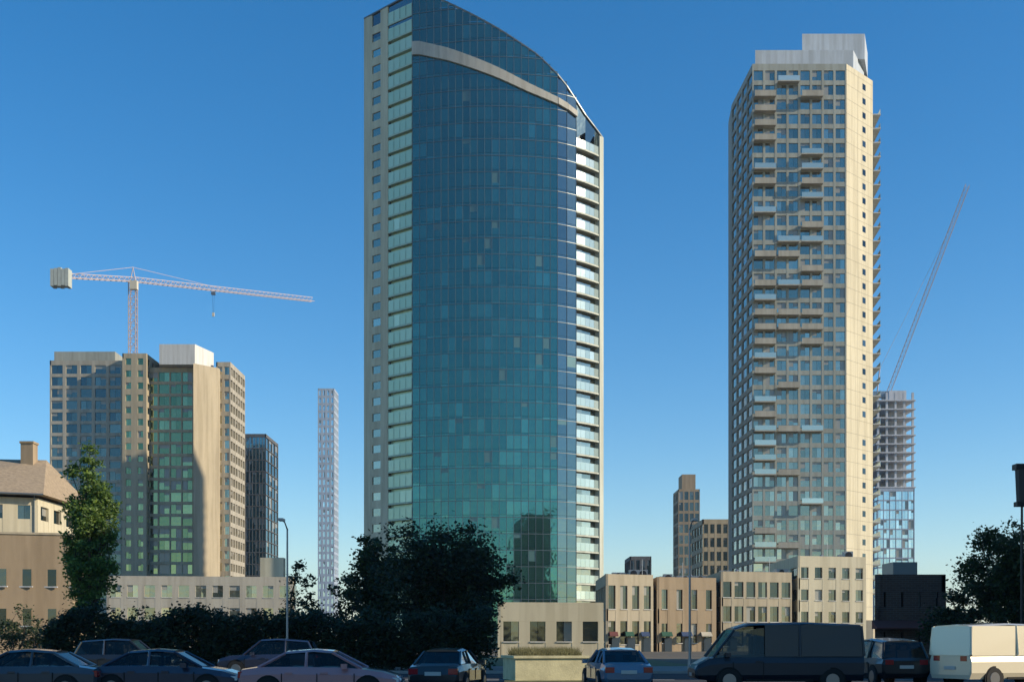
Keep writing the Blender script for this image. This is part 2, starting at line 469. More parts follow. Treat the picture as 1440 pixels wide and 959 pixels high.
# recessed dark column next to the cream wall, cream end wall slots
ew = MB()
for fl in range(nfl):
    z = 6 + fl * fh
    if rr.random() < .93:
        pane(ew, lerp(P2, P3, .60), lerp(P2, P3, .72), .075, z + 1.0, z + 2.3, .002)
ew.build('slot_window', M['darkglass'], rt)
ep = MB(); ep.obox(P2, P3, .001, .06, 6, ztop + 1.19); ep.build('end_wall_cladding', M['cream'], rt)
ep = MB()
for fl in range(1, nfl + 1): ep.obox(P2, P3, .061, .07, 6 + fl * fh - .04, 6 + fl * fh + .02)
ep.obox(lerp(P2, P3, .42), lerp(P2, P3, .425), .0615, .0715, 6, ztop)
ep.build('panel_joints', M['seamcon'], rt)
sb = MB()
for fl in range(2, nfl - 1):
    z = 6 + fl * fh
    m_ = MB(); m_.obox(P3, P4, .05, 1.8, z - .1, z + .12); o = m_.build('side_balcony', M['white'], rt)
    r_ = MB(); r_.obox(P3, P4, 1.7, 1.74, z + .15, z + 1.2); r_.build('railing', M['paleglass'], o)
ph = MB()
ph.prism([(px(1062, 266), 266), (px(1200, 266), 266), (px(1215, 276), 276), (px(1062, 280), 280)], ztop + .4, pz(71, 266))
ph.build('roof_screen', M['screenmat'], rt)
ph = MB()
ph.prism([(px(1128, 270), 270), (px(1216, 270), 270), (px(1220, 279), 279), (px(1128, 279), 279)], pz(71, 266), pz(48, 270))
ph.build('penthouse', M['screenmat'], rt)
pd = MB(); pd.prism([(px(1040, 258), 258), (px(1228, 258), 258), (px(1245, 292), 292), (px(1030, 292), 292)], 0, 6.0)
pd.build('podium', M['tan'], rt)

# ------------------------------------------------------------------ left twin block
YL = 330.0
lt = thing('twin_apartment_block', (px(204, YL), 345, 0), 'beige apartment block with two stepped wings and dark glass bays behind the tall left tree', 'apartment block', world=True)
def sub(x0, x1, Y, ytop, floors, bays, wall, glass, yb=840, dep=24, chamfer=0, **kw):
    a, b = (px(x0, Y), Y), (px(x1, Y), Y)
    plan = [a, b, (b[0] + 0.1, Y + dep), (a[0], Y + dep)]
    frame_building(lt, plan, 3, pz(ytop, Y), floors, {0: bays, 3: 0, 1: 6}, wall, glass, roofm=M['roof'], **kw)
sub(70, 172, 334, 512, 23, 5, M['beigegrey'], M['blueglass'], sill=.6, head=.3, pier=.9, limit=48)
sub(172, 206, 330, 502, 23, 2, M['tan'], M['greenglass'], pier=1.8, limit=16, sill=1.2)
sub(206, 272, 333, 522, 22, 4, M['tan'], M['greenglass'], sill=.5, head=.3, pier=.35, limit=20)
sub(304, 324, 338, 514, 22, 2, M['beigegrey'], M['greyglass'], dep=18, limit=10)
# lit pier turned toward the sun
pp = MB()
pp.prism([(px(272, 329), 329), (px(306, 333), 333 + 2), (px(306, 340), 345), (px(272, 340), 345)], 3, pz(512, 330)); pp.build('pier', M['tan'], lt)
cw = MB(); cw.prism([(px(224, 330), 330), (px(274, 330), 330), (px(298, 338), 340), (px(224, 345), 345)], pz(522, 333) + 1.2, pz(484, 330)); cw.build('crown', M['white'], lt)
cw = MB(); cw.box(px(80, 340), px(165, 340), 338, 350, pz(508, 334), pz(492, 336)); cw.build('roof_screen', M['grey'], lt)


# ------------------------------------------------------------------ other buildings
def roof_clutter(root, x0, x1, y0, y1, z, n, seed):
    r = random.Random(seed + 50)
    for i in range(n):
        x = r.uniform(x0, x1); y = r.uniform(y0, y1); w = r.uniform(.6, 1.3); h = r.uniform(.7, 1.5)
        m = MB(); m.box(x - w, x + w, y - .7, y + .7, z + .25, z + .25 + h)
        for lx in (-.8, .8): m.box(x + lx * w - .06, x + lx * w + .06, y - .6, y + .6, z, z + .25)
        o = m.build('air_conditioner', M['steel'], root)
        m = MB(); m.bar((x, y - .71, z + .25 + h * .55), (x, y - .75, z + .25 + h * .55), h * .38, n=14); m.build('fan_grille', M['black'], o)
    x = r.uniform(x0, x1); m = MB(); m.bar((x, y0, z), (x, y0, z + 3.2), .05, .03, 5)
    for k in range(4): m.bar((x - .5 + k * .08, y0, z + 2.2 + k * .3), (x + .5 - k * .08, y0, z + 2.2 + k * .3), .015, n=4)
    m.build('aerial', M['steel'], root)
    x = r.uniform(x0, x1); m = MB(); m.bar((x, y1, z), (x, y1, z + 1.6), .25, n=10); m.bar((x, y1, z + 1.6), (x, y1, z + 1.8), .36, .2, 10); m.build('vent_pipe', M['steel'], root)
def simple_block(name, label, cat, x0, x1, Y, ytop, floors, bays, wall, glass, dep=20, z0=0.0, side=4, turn=0, group=None, follow=False, **kw):
    a, b = (px(x0, Y), Y), (px(x1, Y), Y + turn)
    th = thing(name, ((a[0] + b[0]) / 2, Y + dep / 2, 0), label, cat, group, world=True)
    plan = [a, b, (b[0], Y + dep), (a[0] * (Y + dep) / Y if follow else a[0], Y + dep)]
    frame_building(th, plan, z0, pz(ytop, Y), floors, {0: bays, 1: side, 3: side}, wall, glass, roofm=M['roof'], **kw)
    return th
simple_block('office_block', 'narrow dark blue glass office block right of the beige twin block', 'office block', 336, 374, 420, 614, 18, 8, M['darkgrey'], M['navyglass'], dep=22, sill=.15, head=.1, pier=.08, limit=90)
simple_block('high_rise', 'slim pale distant high rise left of the teal tower', 'high rise', 447, 470, 900, 548, 34, 4, M['hazeblue'], M['paleglass'], dep=22, limit=60, sill=1.3, head=.5, pier=1.6)
simple_block('high_rise', 'slim dark brown tower with a stepped top between the two big towers', 'high rise', 954, 984, 560, 690, 14, 4, M['brown'], M['darkglass'], dep=18, limit=60, parapet=.8)
st = bpy.data.objects['high_rise.001'] if 'high_rise.001' in bpy.data.objects else None
m_ = MB(); m_.box(px(960, 560) , px(979, 560), 562, 574, pz(690, 560) + .2, pz(666, 560)); m_.build('stepped_top', M['brown'], st)
simple_block('office_block', 'small beige block tucked between the brown tower and the grey tower', 'office block', 988, 1034, 330, 735, 9, 5, M['tan'], M['greyglass'], limit=60)
simple_block('office_block', 'low grey block on the skyline right of the teal tower', 'office block', 886, 916, 420, 786, 5, 4, M['darkgrey'], M['blueglass'], limit=40)
uc = simple_block('unfinished_tower', 'pale glass tower under construction with bare concrete upper floors', 'tower', 1234, 1286, 480, 690, 16, 6, M['hazeblue'], M['paleglass'], dep=24, sill=.3, head=.2, pier=.2, limit=90)
u = MB()
zb = pz(690, 480)
for i in range(11):
    z = zb + 1.2 + i * 3.45
    u.box(px(1232, 480), px(1288, 480), 480.2, 504, z, z + .5)
    for j in range(5):
        x = px(1236 + j * 12.2, 480); u.box(x - .4, x + .4, 480.8, 481.6, z + .5, z + 3.45); u.box(x - .4, x + .4, 500, 500.8, z + .5, z + 3.45)
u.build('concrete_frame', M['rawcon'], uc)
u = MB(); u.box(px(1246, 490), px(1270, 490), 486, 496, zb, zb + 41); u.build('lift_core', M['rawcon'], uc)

mk = simple_block('market_hall', 'long low beige hall in front of the twin apartment block', 'hall', 150, 406, 250, 816, 3, 11, M['beigegrey'], M['greyglass'], dep=8, limit=40, sill=1.3, head=.9, pier=1.3, turn=5, sills=True)
m_ = MB(); m_.box(px(372, 262), px(404, 262), 257.5, 260, pz(816, 254), pz(784, 258)); m_.build('stair_tower', M['cream'], mk)
# low rise row, sunlit, right of the centre
lows = [
 (852, 922, 180, 816, 2, 4, 'tan', 'low tan building beside the foot of the teal tower', 'shop building'),
 (924, 1012, 184, 820, 2, 4, 'brown', 'low brown building with a flat parapet behind the dark parked cars', 'shop building'),
 (1014, 1120, 188, 812, 3, 6, 'tan', 'wide tan low building under the grey apartment tower', 'shop building'),
 (1122, 1226, 192, 790, 4, 5, 'cream', 'cream three storey building under the sunlit end wall', 'shop building'),
]
for _i, (x0, x1, Y, yt, fl, by, w, lab, cat) in enumerate(lows):
    _b = simple_block('shop_building', lab, cat, x0, x1, Y, yt, fl, by, M[w], M['darkglass'], dep=22, sill=(1.1, 1.3, .8, 1.0)[_i], head=(.7, .9, .6, .8)[_i], pier=(.8, 1.5, .5, 1.1)[_i], limit=60, turn=3.2, sills=True)
    for k in range(3):
        xa = px(x0, Y) + (px(x1, Y) - px(x0, Y)) * (k + .22) / 3; ya = Y + 3.2 * (xa - px(x0, Y)) / (px(x1, Y) - px(x0, Y)); ww = (px(x1, Y) - px(x0, Y)) * .17
        m_ = MB(); m_.prism([(xa, ya - 1.3), (xa + ww, ya - 1.1), (xa + ww, ya + ww * .25 - .05), (xa, ya - .05)], 2.3, lambda p, yy=ya: 2.42 if p[1] < yy - .6 else 3.0); m_.build('awning', M[('awning', 'awngreen', 'awnblue', 'awncream')[(k + _i) % 4]], _b)
        m_ = MB(); m_.box(xa + ww * .3, xa + ww * .3 + 1.1, ya - .12, ya + .1, 0, 2.15); m_.build('door', M['frame'], _b)
    roof_clutter(bpy.data.objects[-1] if False else _b, px(x0, Y) + 1, px(x1, Y) - 1, Y + 5, Y + 14, pz(yt, Y) + .3, 5, _i)
gh = simple_block('gatehouse', 'small sandy gatehouse with a flat roof at the foot of the teal tower', 'gatehouse', 700, 850, 120, 852, 1, 4, M['cream'], M['darkglass'], dep=10, sill=1.6, head=1.5, pier=1.1, limit=30, parapet=.4, sills=True, turn=1.2)

# left foreground house
hs = thing('stucco_house', (px(20, 130), 136, 0), 'cream stucco house with a tiled roof at the left edge of the picture', 'house', world=True)
hp = [(px(-120, 130), 126), (px(48, 130), 131), (px(48, 130), 146), (px(-120, 130), 146)]
frame_building(hs, hp, 0, pz(700, 130), 5, {0: 5, 1: 4}, M['cream'], M['darkglass'], sill=1.2, head=.7, pier=1.5, parapet=.1, core=M['tan'])
r = MB()
zr = pz(700, 130) + .4; x0, x1 = px(-126, 130), px(60, 130)
r.add([(x0, 125, zr), (x1, 130.2, zr), (x1, 147, zr), (x0, 147, zr), (x0 + 4, 138, zr + 5.0), (px(20, 130), 139, zr + 5.0)],
      [(3, 2, 1, 0), (0, 1, 5, 4), (1, 2, 5), (2, 3, 4, 5), (3, 0, 4)])
ro = r.build('roof', M['tile'], hs)
r = MB(); r.bar((x0, 124.95, zr - .02), (x1, 130.15, zr - .02), .12, n=8); r.build('gutter', M['frame'], ro)
r = MB(); r.box(x0 + 9, x0 + 10.4, 137, 138.4, zr + 3, zr + 6.6); r.box(x0 + 8.9, x0 + 10.5, 136.9, 138.5, zr + 6.62, zr + 6.85); r.build('chimney', M['brown'], ro)
r = MB(); r.bar((px(48, 130) - .3, 130.75, 1), (px(48, 130) - .3, 130.75, zr), .07, n=8); r.build('downpipe', M['frame'], hs)
r = MB(); r.obox((px(-120, 123), 119.5), (px(100, 123), 123.5), -.4, .1, pz(752, 123) + .004, pz(752, 123) + .22); r.build('coping', M['tan'], hs)
fx = MB(); fx.prism([(px(-120, 123), 119.5), (px(100, 123), 123.5), (px(100, 123), 130), (px(60, 123), 129.5), (px(-120, 123), 125)], 0, pz(752, 123)); fx.build('annex', M['brown'], hs)
fx = MB()
for x in (-44.6, -46.9, -49.2, -51.5):
    y = 119.5 + 4 * (x - px(-120, 123)) / (px(100, 123) - px(-120, 123))
    for z in (3.2, 7.2):
        w = MB(); pane(w, (x - .55, y - .05), (x + .55, y), .04, z, z + 1.7); wo = w.build('window', M['darkglass'], hs)
        w = MB(); w.box(x - .7, x + .7, y - .16, y, z - .14, z - .02); w.build('sill', M['white'], wo)

# unseen blocks added at right: they shade the road, their gap lights the van
sh = thing('shade_block', (70, 40, 0), 'unseen tall block added beyond the right edge to shade the road', 'shadow caster', world=True)
frame_building(sh, [(48, 42.3), (76, 35.3), (76, 96), (48, 96)], 0, 44, 13, {3: 14, 0: 6}, M['tan'], M['greyglass'], limit=60, parapet=1)
sh2 = thing('shade_block', (70, 0, 0), 'second unseen block added beyond the right edge to shade the road, nearer the viewer', 'shadow caster', world=True)
frame_building(sh2, [(48, -40), (76, -40), (76, 25.3), (48, 32.3)], 0, 44, 13, {3: 14, 2: 6}, M['beigegrey'], M['greyglass'], limit=60, parapet=1)

# dark brick garage, right
gr = simple_block('brick_garage', 'dark brick garage in the shade left of the cream van', 'garage', 1232, 1330, 96, 818, 2, 4, M['redbrick'], M['darkglass'], dep=14, sill=1.2, head=.8, pier=1.2, limit=20, parapet=.6, follow=True)
m_ = MB(); m_.box(px(1256, 100), px(1290, 100), 100, 103, pz(818, 96) + .3, pz(790, 100)); m_.build('roof_vent', M['steel'], gr)
m_ = MB()
m_.prism([(px(1226, 96), 94.6), (px(1330, 96), 94.6), (px(1330, 96), 95.98), (px(1226, 96), 95.98)], 2.6, lambda p: 2.7 if p[1] < 95 else 3.3)
m_.build('awning', M['awning'], gr)

# ------------------------------------------------------------------ cranes
def lattice(mb, a, b, w, n, r, up=Vector((0, 0, 1)), tri=False):
    a = Vector(a); b = Vector(b); d = (b - a).normalized()
    s = d.cross(up); s = (s if s.length > .1 else d.cross(Vector((0, 1, 0)))).normalized(); t = s.cross(d).normalized()
    ch = [(-.5, 0), (.5, 0), (0, .9)] if tri else [(-.5, -.5), (.5, -.5), (.5, .5), (-.5, .5)]
    off = [s * (c[0] * w) + t * (c[1] * w) for c in ch]
    for o in off: mb.bar(a + o, b + o, r, n=4)
    k = len(off)
    for i in range(n):
        p = a + (b - a) * (i / n); q = a + (b - a) * ((i + 1) / n)
        for j in range(k):
            o1, o2 = off[j], off[(j + 1) % k]
            mb.bar(p + o1, q + o2, r * .55, n=4); mb.bar(p + o1, p + o2, r * .5, n=4)
YC = 352.0
xm = px(187, YC)
cr1 = thing('tower_crane', (xm, YC, 0), 'haze-paled reddish tower crane with a long level jib above the beige twin block', 'crane', world=True)
m_ = MB(); lattice(m_, (xm, YC, pz(500, YC) - 30), (xm, YC, pz(398, YC)), 2.0, 22, .16); m_.build('mast', M['hazeredsteel'], cr1)
m_ = MB(); lattice(m_, (xm, YC, pz(396, YC)), (px(440, 410), 410, pz(424, 410)), 1.5, 40, .11, tri=True); m_.build('jib', M['hazeredsteel'], cr1)
m_ = MB(); lattice(m_, (xm, YC, pz(396, YC)), (px(76, 330), 330, pz(390, 330)), 1.4, 14, .12, tri=True); m_.build('counter_jib', M['hazeredsteel'], cr1)
for k in range(5):
    xa = px(73 + 5.2 * k, 330); m_ = MB(); m_.box(xa, xa + .9, 328.7, 331.5, pz(404 - (k % 2), 330), pz(380 - (k * 7) % 3, 330)); m_.build('counterweight', M['conblock'], cr1)
m_ = MB(); m_.box(px(300, 378) - .6, px(300, 378) + .6, 377.4, 378.6, pz(409, 378) - 1.2, pz(409, 378) - .4); m_.build('trolley', M['steel'], cr1)
for dx in (-.3, .3):
    m_ = MB(); m_.bar((px(300, 378) + dx, 378, pz(409, 378) - 1.1), (px(300, 378) + dx * .4, 378, pz(440, 378)), .03, n=4); m_.build('hoist_cable', M['black'], cr1)
m_ = MB(); m_.box(px(300, 378) - .35, px(300, 378) + .35, 377.8, 378.2, pz(445, 378), pz(439.8, 378)); m_.build('hook_block', M['yelsteel'], cr1)
m_ = MB(); m_.box(xm - .2, xm + 1.9, YC - 2.6, YC - 1.0, pz(410, YC), pz(398, YC)); m_.build('cab', M['yelsteel'], cr1)
m_ = MB(); tp = (xm, YC, pz(376, YC))
m_.bar((xm - .8, YC, pz(396, YC)), tp, .18, .1); m_.bar((xm + .8, YC, pz(396, YC)), tp, .18, .1)
m_.bar(tp, (px(80, 330), 330, pz(388, 330)), .07); m_.bar(tp, (px(320, 385), 385, pz(408, 385)), .07); m_.build('tower_peak', M['hazeredsteel'], cr1)
Y2 = 492.0
cr2 = thing('luffing_crane', (px(1242, Y2), Y2, 0), 'haze-paled luffing crane with a steep jib behind the right tower', 'crane', world=True)
bx_, bz = px(1244, Y2), pz(560, Y2)
m_ = MB(); lattice(m_, (bx_, Y2, pz(690, Y2) - 2), (bx_, Y2, bz), 1.8, 16, .16); m_.build('mast', M['yelsteel'], cr2)
m_ = MB(); lattice(m_, (bx_ + 1, Y2 - 2, bz + 2), (px(1345, Y2), Y2 - 12, pz(276, Y2)), 1.5, 40, .1); m_.build('jib', M['hazeredsteel'], cr2)
m_ = MB(); m_.box(bx_ - 5, bx_ + 2, Y2 - 1.6, Y2 + 1.6, bz + .2, bz + 2.6); m_.build('machinery_deck', M['steel'], cr2)
m_ = MB(); m_.bar((bx_ - 3, Y2, bz + 2.6), (bx_ - 2, Y2, bz + 12), .25); m_.bar((bx_ - 2, Y2, bz + 12), (px(1330, Y2), Y2 - 10, pz(320, Y2)), .06); m_.build('backstay', M['hazeredsteel'], cr2)

# ------------------------------------------------------------------ trees
def tree(x, Y, h, rx, rz, trunk_h, mat, label, group, seed, nclump=110, leaves=70, leaf=.2, name='leafy_tree'):
    r = random.Random(seed)
    th = thing(name, (x, Y, 0), label, 'tree', group)
    cz = h - rz
    t = MB()
    lean = Vector((r.uniform(-.3, .3), r.uniform(-.3, .3), 0))
    t.bar((0, 0, 0), Vector((0, 0, trunk_h)) + lean, .045 * h * .55, .03 * h * .55, 9)
    fork = Vector((0, 0, trunk_h)) + lean
    c = MB()
    Q = __import__('mathutils').Quaternion
    limbs = []
    nl = 7 if h > 5 else 5
    for i in range(nl):
        a = i * 2.4 + r.uniform(-.3, .3); e = r.uniform(-.15, .95)
        d = Vector((math.cos(a) * math.cos(e) * rx, math.sin(a) * math.cos(e) * rx, math.sin(e) * rz)) * r.uniform(.5, .7)
        st = fork - Vector((0, 0, r.uniform(0, trunk_h * .3)))
        en = Vector((0, 0, cz)) + lean + d
        mid = (st + en) / 2 + Vector((d.x * .25, d.y * .25, -rz * .08))
        t.bar(st, mid, .014 * h, .009 * h, 6, False); t.bar(mid, en, .009 * h, .004 * h, 5, False)
        limbs += [mid, en]
    for i in range(nclump):
        while True:
            d = Vector((r.uniform(-1, 1), r.uniform(-1, 1), r.uniform(-1, 1)))
            if .2 < d.length < 1: break
        d = d * (.5 + .5 * d.length)
        hole = noise.noise(d * 2.6 + Vector((seed * 3.1, 5, 1)))
        if hole < -.22 and d.length > .45: continue
        k = 1 + .42 * noise.noise(d * 1.9 + Vector((seed, 0, 0)))
        p = Vector((d.x * rx * k, d.y * rx * k, cz + d.z * rz * k)) + lean
        if i % 3 == 0:
            b0 = min(limbs, key=lambda l: (l - p).length)
            t.bar(b0, p, .004 * h, .0015 * h, 4, False)
        cs = r.choice((.09, .13, .2)) * rx * r.uniform(.8, 1.2) + .18
        nn = int(leaves * r.uniform(.5, 1.4)); drop = r.uniform(.5, .9)
        for j in range(nn):
            o = Vector((r.gauss(0, 1), r.gauss(0, 1), r.gauss(0, drop))) * cs * .62
            q = p + o
            u = Vector((r.uniform(-1, 1), r.uniform(-1, 1), r.uniform(-.7, .4))).normalized()
            w = u.orthogonal(); w.rotate(Q(u, r.uniform(0, 6.28)))
            s = leaf * r.uniform(.45, 1.25); f_ = r.uniform(.3, .55)
            c.face([q - u * s, q - w * s * f_, q + u * s * .9, q + w * s * f_])
    t.build('trunk', M['bark'], th); c.build('crown', mat, th)
    return th
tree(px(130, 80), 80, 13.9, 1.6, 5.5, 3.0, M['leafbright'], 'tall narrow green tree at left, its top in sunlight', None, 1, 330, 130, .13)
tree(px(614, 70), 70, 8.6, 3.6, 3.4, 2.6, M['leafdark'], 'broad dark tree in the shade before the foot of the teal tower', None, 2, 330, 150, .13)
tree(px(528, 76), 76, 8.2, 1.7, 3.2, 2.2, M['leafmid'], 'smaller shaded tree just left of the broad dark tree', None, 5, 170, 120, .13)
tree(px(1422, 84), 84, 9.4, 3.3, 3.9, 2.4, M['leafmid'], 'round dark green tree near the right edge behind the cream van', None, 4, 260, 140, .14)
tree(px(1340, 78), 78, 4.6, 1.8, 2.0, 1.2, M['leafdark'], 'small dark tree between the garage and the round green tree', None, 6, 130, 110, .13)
def bush(x, Y, h, rx, mat, label, group, seed):
    return tree(x, Y, h, rx, h * .5, .4, mat, label, group, seed, 50, 60, .13, 'shrub')
for i, (p_, Y, h, rx, lab) in enumerate([(16, 100, 4.6, 2.2, 'sunlit olive green shrub at the left edge below the house'), (428, 72, 5.9, 1.3, 'tall thin shaded shrub left of the two dark trees'),
        (300, 70, 3.0, 2.4, 'wide dark shrub behind the parked dark cars at left'), (215, 72, 3.3, 2.2, 'dark teal green shrub beside the tall narrow tree'),
        (482, 70, 5.2, 1.5, 'dark shrub leaning against the smaller shaded tree'),
        (52, 112, 3.6, 2.0, 'second sunlit olive green shrub at the foot of the brown annex')]):
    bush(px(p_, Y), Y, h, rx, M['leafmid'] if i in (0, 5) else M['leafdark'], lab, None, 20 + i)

hd = thing('hedge', (px(374, 64), 64, 0), 'long dark hedge behind the parked cars at left, in the shade', 'hedge')
r = random.Random(31); c = MB(); t = MB()
hx0, hx1 = px(70, 64) - px(374, 64), px(690, 64) - px(374, 64)
x = hx0
while x < hx1:
    t.bar((x, r.uniform(-.2, .2), .1), (x + r.uniform(-.2, .2), r.uniform(-.2, .2), 2.4), .05, .02, 5); x += .6
for i in range(1500):
    x = r.uniform(hx0, hx1)
    top = 2.95 + .95 * noise.noise(Vector((x * .38, 3, 0))) + .35 * noise.noise(Vector((x * 1.7, 8, 0)))
    p = Vector((x, r.uniform(-.7, .7), .25 + (top - .25) * r.random() ** .8))
    for j in range(38):
        q = p + Vector((r.gauss(0, .22), r.gauss(0, .18), r.gauss(0, .18)))
        if q.z < .12: continue
        u = Vector((r.uniform(-1, 1), r.uniform(-1, 1), r.uniform(-.6, .6))).normalized(); w = u.orthogonal()
        sc_ = r.uniform(.06, .14); c.face([q - u * sc_, q - w * sc_ * .5, q + u * sc_, q + w * sc_ * .5])
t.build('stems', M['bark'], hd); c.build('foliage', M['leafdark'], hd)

pt = thing('planter', (1.3, 48.8, 0), 'low sandy stone planter with dry grass on the traffic island below the gatehouse', 'planter', rz=R(12))
m_ = MB(); m_.box(-1.45, 1.45, -1.2, 1.2, .12, 1.0); m_.build('trough', M['olivestone'], pt)
m_ = MB(); m_.box(-1.53, 1.53, -1.28, 1.28, 1.0, 1.1); m_.build('coping', M['olivestone'], pt)
r = random.Random(77); m_ = MB()
for i in range(2600):
    x, y = r.uniform(-1.3, 1.3), r.uniform(-1.05, 1.05); h_ = r.uniform(.12, .4); dx, dy = r.gauss(0, .1), r.gauss(0, .1)
    m_.face([(x - .012, y, 1.1), (x + .012, y, 1.1), (x + dx, y + dy, 1.1 + h_)])
o = m_.build('dry_grass', M['drygrass'], pt); o['kind'] = 'stuff'

# ------------------------------------------------------------------ street lamp
def lamp_post(x, Y, h, lab):
    th = thing('street_lamp', (x, Y, .12), lab, 'street lamp', None)
    m = MB(); m.bar((0, 0, 0), (0, 0, .6), .13, .11, 10); m.bar((0, 0, .6), (0, 0, h), .07, .045, 10); m.build('pole', M['steel'], th)
    m = MB(); m.bar((0, 0, h - .05), (0, -.7, h + .25), .04, .035, 6); m.bar((0, -.7, h + .25), (0, -1.3, h + .3), .035, .03, 6); m.build('arm', M['steel'], th)
    m = MB(); m.prism([(-.12, -1.9), (.12, -1.9), (.14, -1.3), (-.14, -1.3)], h + .24, h + .36); m.build('lamp_head', M['steel'], th)
lamp_post(px(404, 63), 63, 7.4, 'slim grey street lamp rising from the hedge below the pale distant high rise')
lamp_post(px(970, 63), 63, 7.4, 'slim grey street lamp before the brown low building right of the gatehouse')

xl = px(1437, 66)
sl = thing('street_lamp', (xl, 66, 0), 'dark street lamp at the right edge above the round tree', 'street lamp')
m_ = MB(); m_.bar((0, 0, 0), (0, 0, .8), .14, .12, 10); m_.bar((0, 0, .8), (0, 0, 9.0), .09, .06, 10); m_.build('pole', M['black'], sl)
m_ = MB(); m_.prism([(-.35, -.25), (.35, -.25), (.35, .25), (-.35, .25)], 9.0, 9.25); m_.prism([(-.42, -.3), (.42, -.3), (.42, .3), (-.42, .3)], 11.0, 11.3); m_.bar((0, 0, 9.2), (0, 0, 11.0), .3, .38, 8); m_.build('lantern', M['black'], sl)

# ------------------------------------------------------------------ cars
def car(loc, rz, paint, label, kind='sedan', cat='car', group='cars parked in the shaded street', name='parked_car'):
    th = thing(name, loc, label, cat, group, rz)
    if kind == 'sedan':
        L, W, H = 4.6, 1.78, 1.44
        body = [(-2.3, .42, .62, .74), (-2.22, .30, .88, .82), (-1.7, .24, .96, .87), (-.9, .22, .97, .89), (.6, .22, .95, .89), (1.1, .22, .92, .88), (1.8, .24, .82, .85), (2.18, .30, .70, .78), (2.3, .42, .58, .66)]
        roof = [(-1.75, .93, .74), (-1.0, 1.38, .60), (-.2, 1.44, .62), (.35, 1.40, .61), (1.2, .90, .76)]
    elif kind == 'suv':
        L, W, H = 4.7, 1.9, 1.78
        body = [(-2.3, .5, .95, .84), (-2.24, .36, 1.06, .90), (-1.7, .3, 1.08, .94), (0, .28, 1.07, .95), (1.0, .28, 1.04, .95), (1.8, .3, .98, .9), (2.2, .36, .86, .84), (2.32, .48, .72, .74)]
        roof = [(-2.2, 1.04, .84), (-1.9, 1.68, .70), (-.5, 1.78, .72), (.3, 1.74, .70), (1.1, 1.02, .82)]
    else:
        L, W, H = 5.6, 2.0, 2.3
        body = [(-2.8, .5, 1.2, .96), (-2.78, .36, 1.22, .99), (0, .34, 1.22, 1.0), (1.6, .34, 1.2, .99), (2.3, .36, 1.12, .95), (2.7, .42, .9, .88), (2.8, .5, .75, .8)]
        roof = [(-2.79, 1.2, .97), (-2.72, 2.22, .90), (-1, 2.3, .92), (1.0, 2.26, .9), (1.5, 2.1, .86), (2.2, 1.15, .93)]
    b = MB()
    secs = []
    for x, z0, z1, w in body:
        hz = (z1 - z0)
        secs.append([(x, -w * .9, z0), (x, -w, z0 + hz * .25), (x, -w, z0 + hz * .7), (x, -w * .93, z1 - .02), (x, -w * .6, z1 + .015),
                     (x, w * .6, z1 + .015), (x, w * .93, z1 - .02), (x, w, z0 + hz * .7), (x, w, z0 + hz * .25), (x, w * .9, z0)])
    vs = [v for s in secs for v in s]; k = 10; fs = []
    for i in range(len(secs) - 1):
        for j in range(k): fs.append((i * k + j, i * k + (j + 1) % k, (i + 1) * k + (j + 1) % k, (i + 1) * k + j))
    fs += [tuple(range(k)), tuple(range((len(secs) - 1) * k + k - 1, (len(secs) - 1) * k - 1, -1))]
    b.add(vs, fs)
    # pillars and roof skin
    gl = MB()
    rs = [(x, z, w) for x, z, w in roof]
    top = rs[1:-1]
    # roof
    rsec = []
    for x, z, w in top: rsec.append([(x, -w, z - .06), (x, -w * .8, z), (x, 0, z + .025), (x, w * .8, z), (x, w, z - .06), (x, 0, z - .1)])
    vs = [v for s in rsec for v in s]; fs = []
    for i in range(len(rsec) - 1):
        for j in range(6): fs.append((i * 6 + j, i * 6 + (j + 1) % 6, (i + 1) * 6 + (j + 1) % 6, (i + 1) * 6 + j))
    fs += [tuple(range(6)), tuple(range((len(rsec) - 1) * 6 + 5, (len(rsec) - 1) * 6 - 1, -1))]
    b.add(vs, fs)
    wl = rs[0][2] + .06
    beltL = [rs[0]] + rs[-1:]
    zb = rs[0][1]; ze = rs[-1][1]
    xr, xf = top[0][0], top[-1][0]
    for sd in (-1, 1):
        for (x0, z0, w0), (x1, z1, w1) in (((rs[0][0], zb, rs[0][2]), top[0]), ((rs[-1][0], ze, rs[-1][2]), top[-1])):
            b.bar((x0, sd * w0, z0), (x1, sd * w1, z1 - .05), .05, .045, 5)
        xmid = (xr + xf) / 2 - .05
        b.bar((xmid, sd * (rs[0][2] + .04), zb), (xmid, sd * (top[1][2]), top[1][1] - .07), .05, .04, 5)
        # side glass
        pts = [(rs[0][0] + .1, sd * (rs[0][2] + .0), zb - .02)] + [(x, sd * (w - .015), z - .07) for x, z, w in top] + [(rs[-1][0] - .1, sd * rs[-1][2], ze - .02)]
        gl.face(pts if sd < 0 else pts[::-1])
    b.build('body', paint, th)
    gl.face([(rs[0][0] + .02, -rs[0][2], zb - .01), (top[0][0], -top[0][2] + .02, top[0][1] - .04), (top[0][0], top[0][2] - .02, top[0][1] - .04), (rs[0][0] + .02, rs[0][2], zb - .01)])
    gl.face([(rs[-1][0] - .02, rs[-1][2], ze - .01), (top[-1][0], top[-1][2] - .02, top[-1][1] - .04), (top[-1][0], -top[-1][2] + .02, top[-1][1] - .04), (rs[-1][0] - .02, -rs[-1][2], ze - .01)])
    gl.build('window_glass', M['carglass'], th)
    rw = .33 if kind == 'sedan' else .38
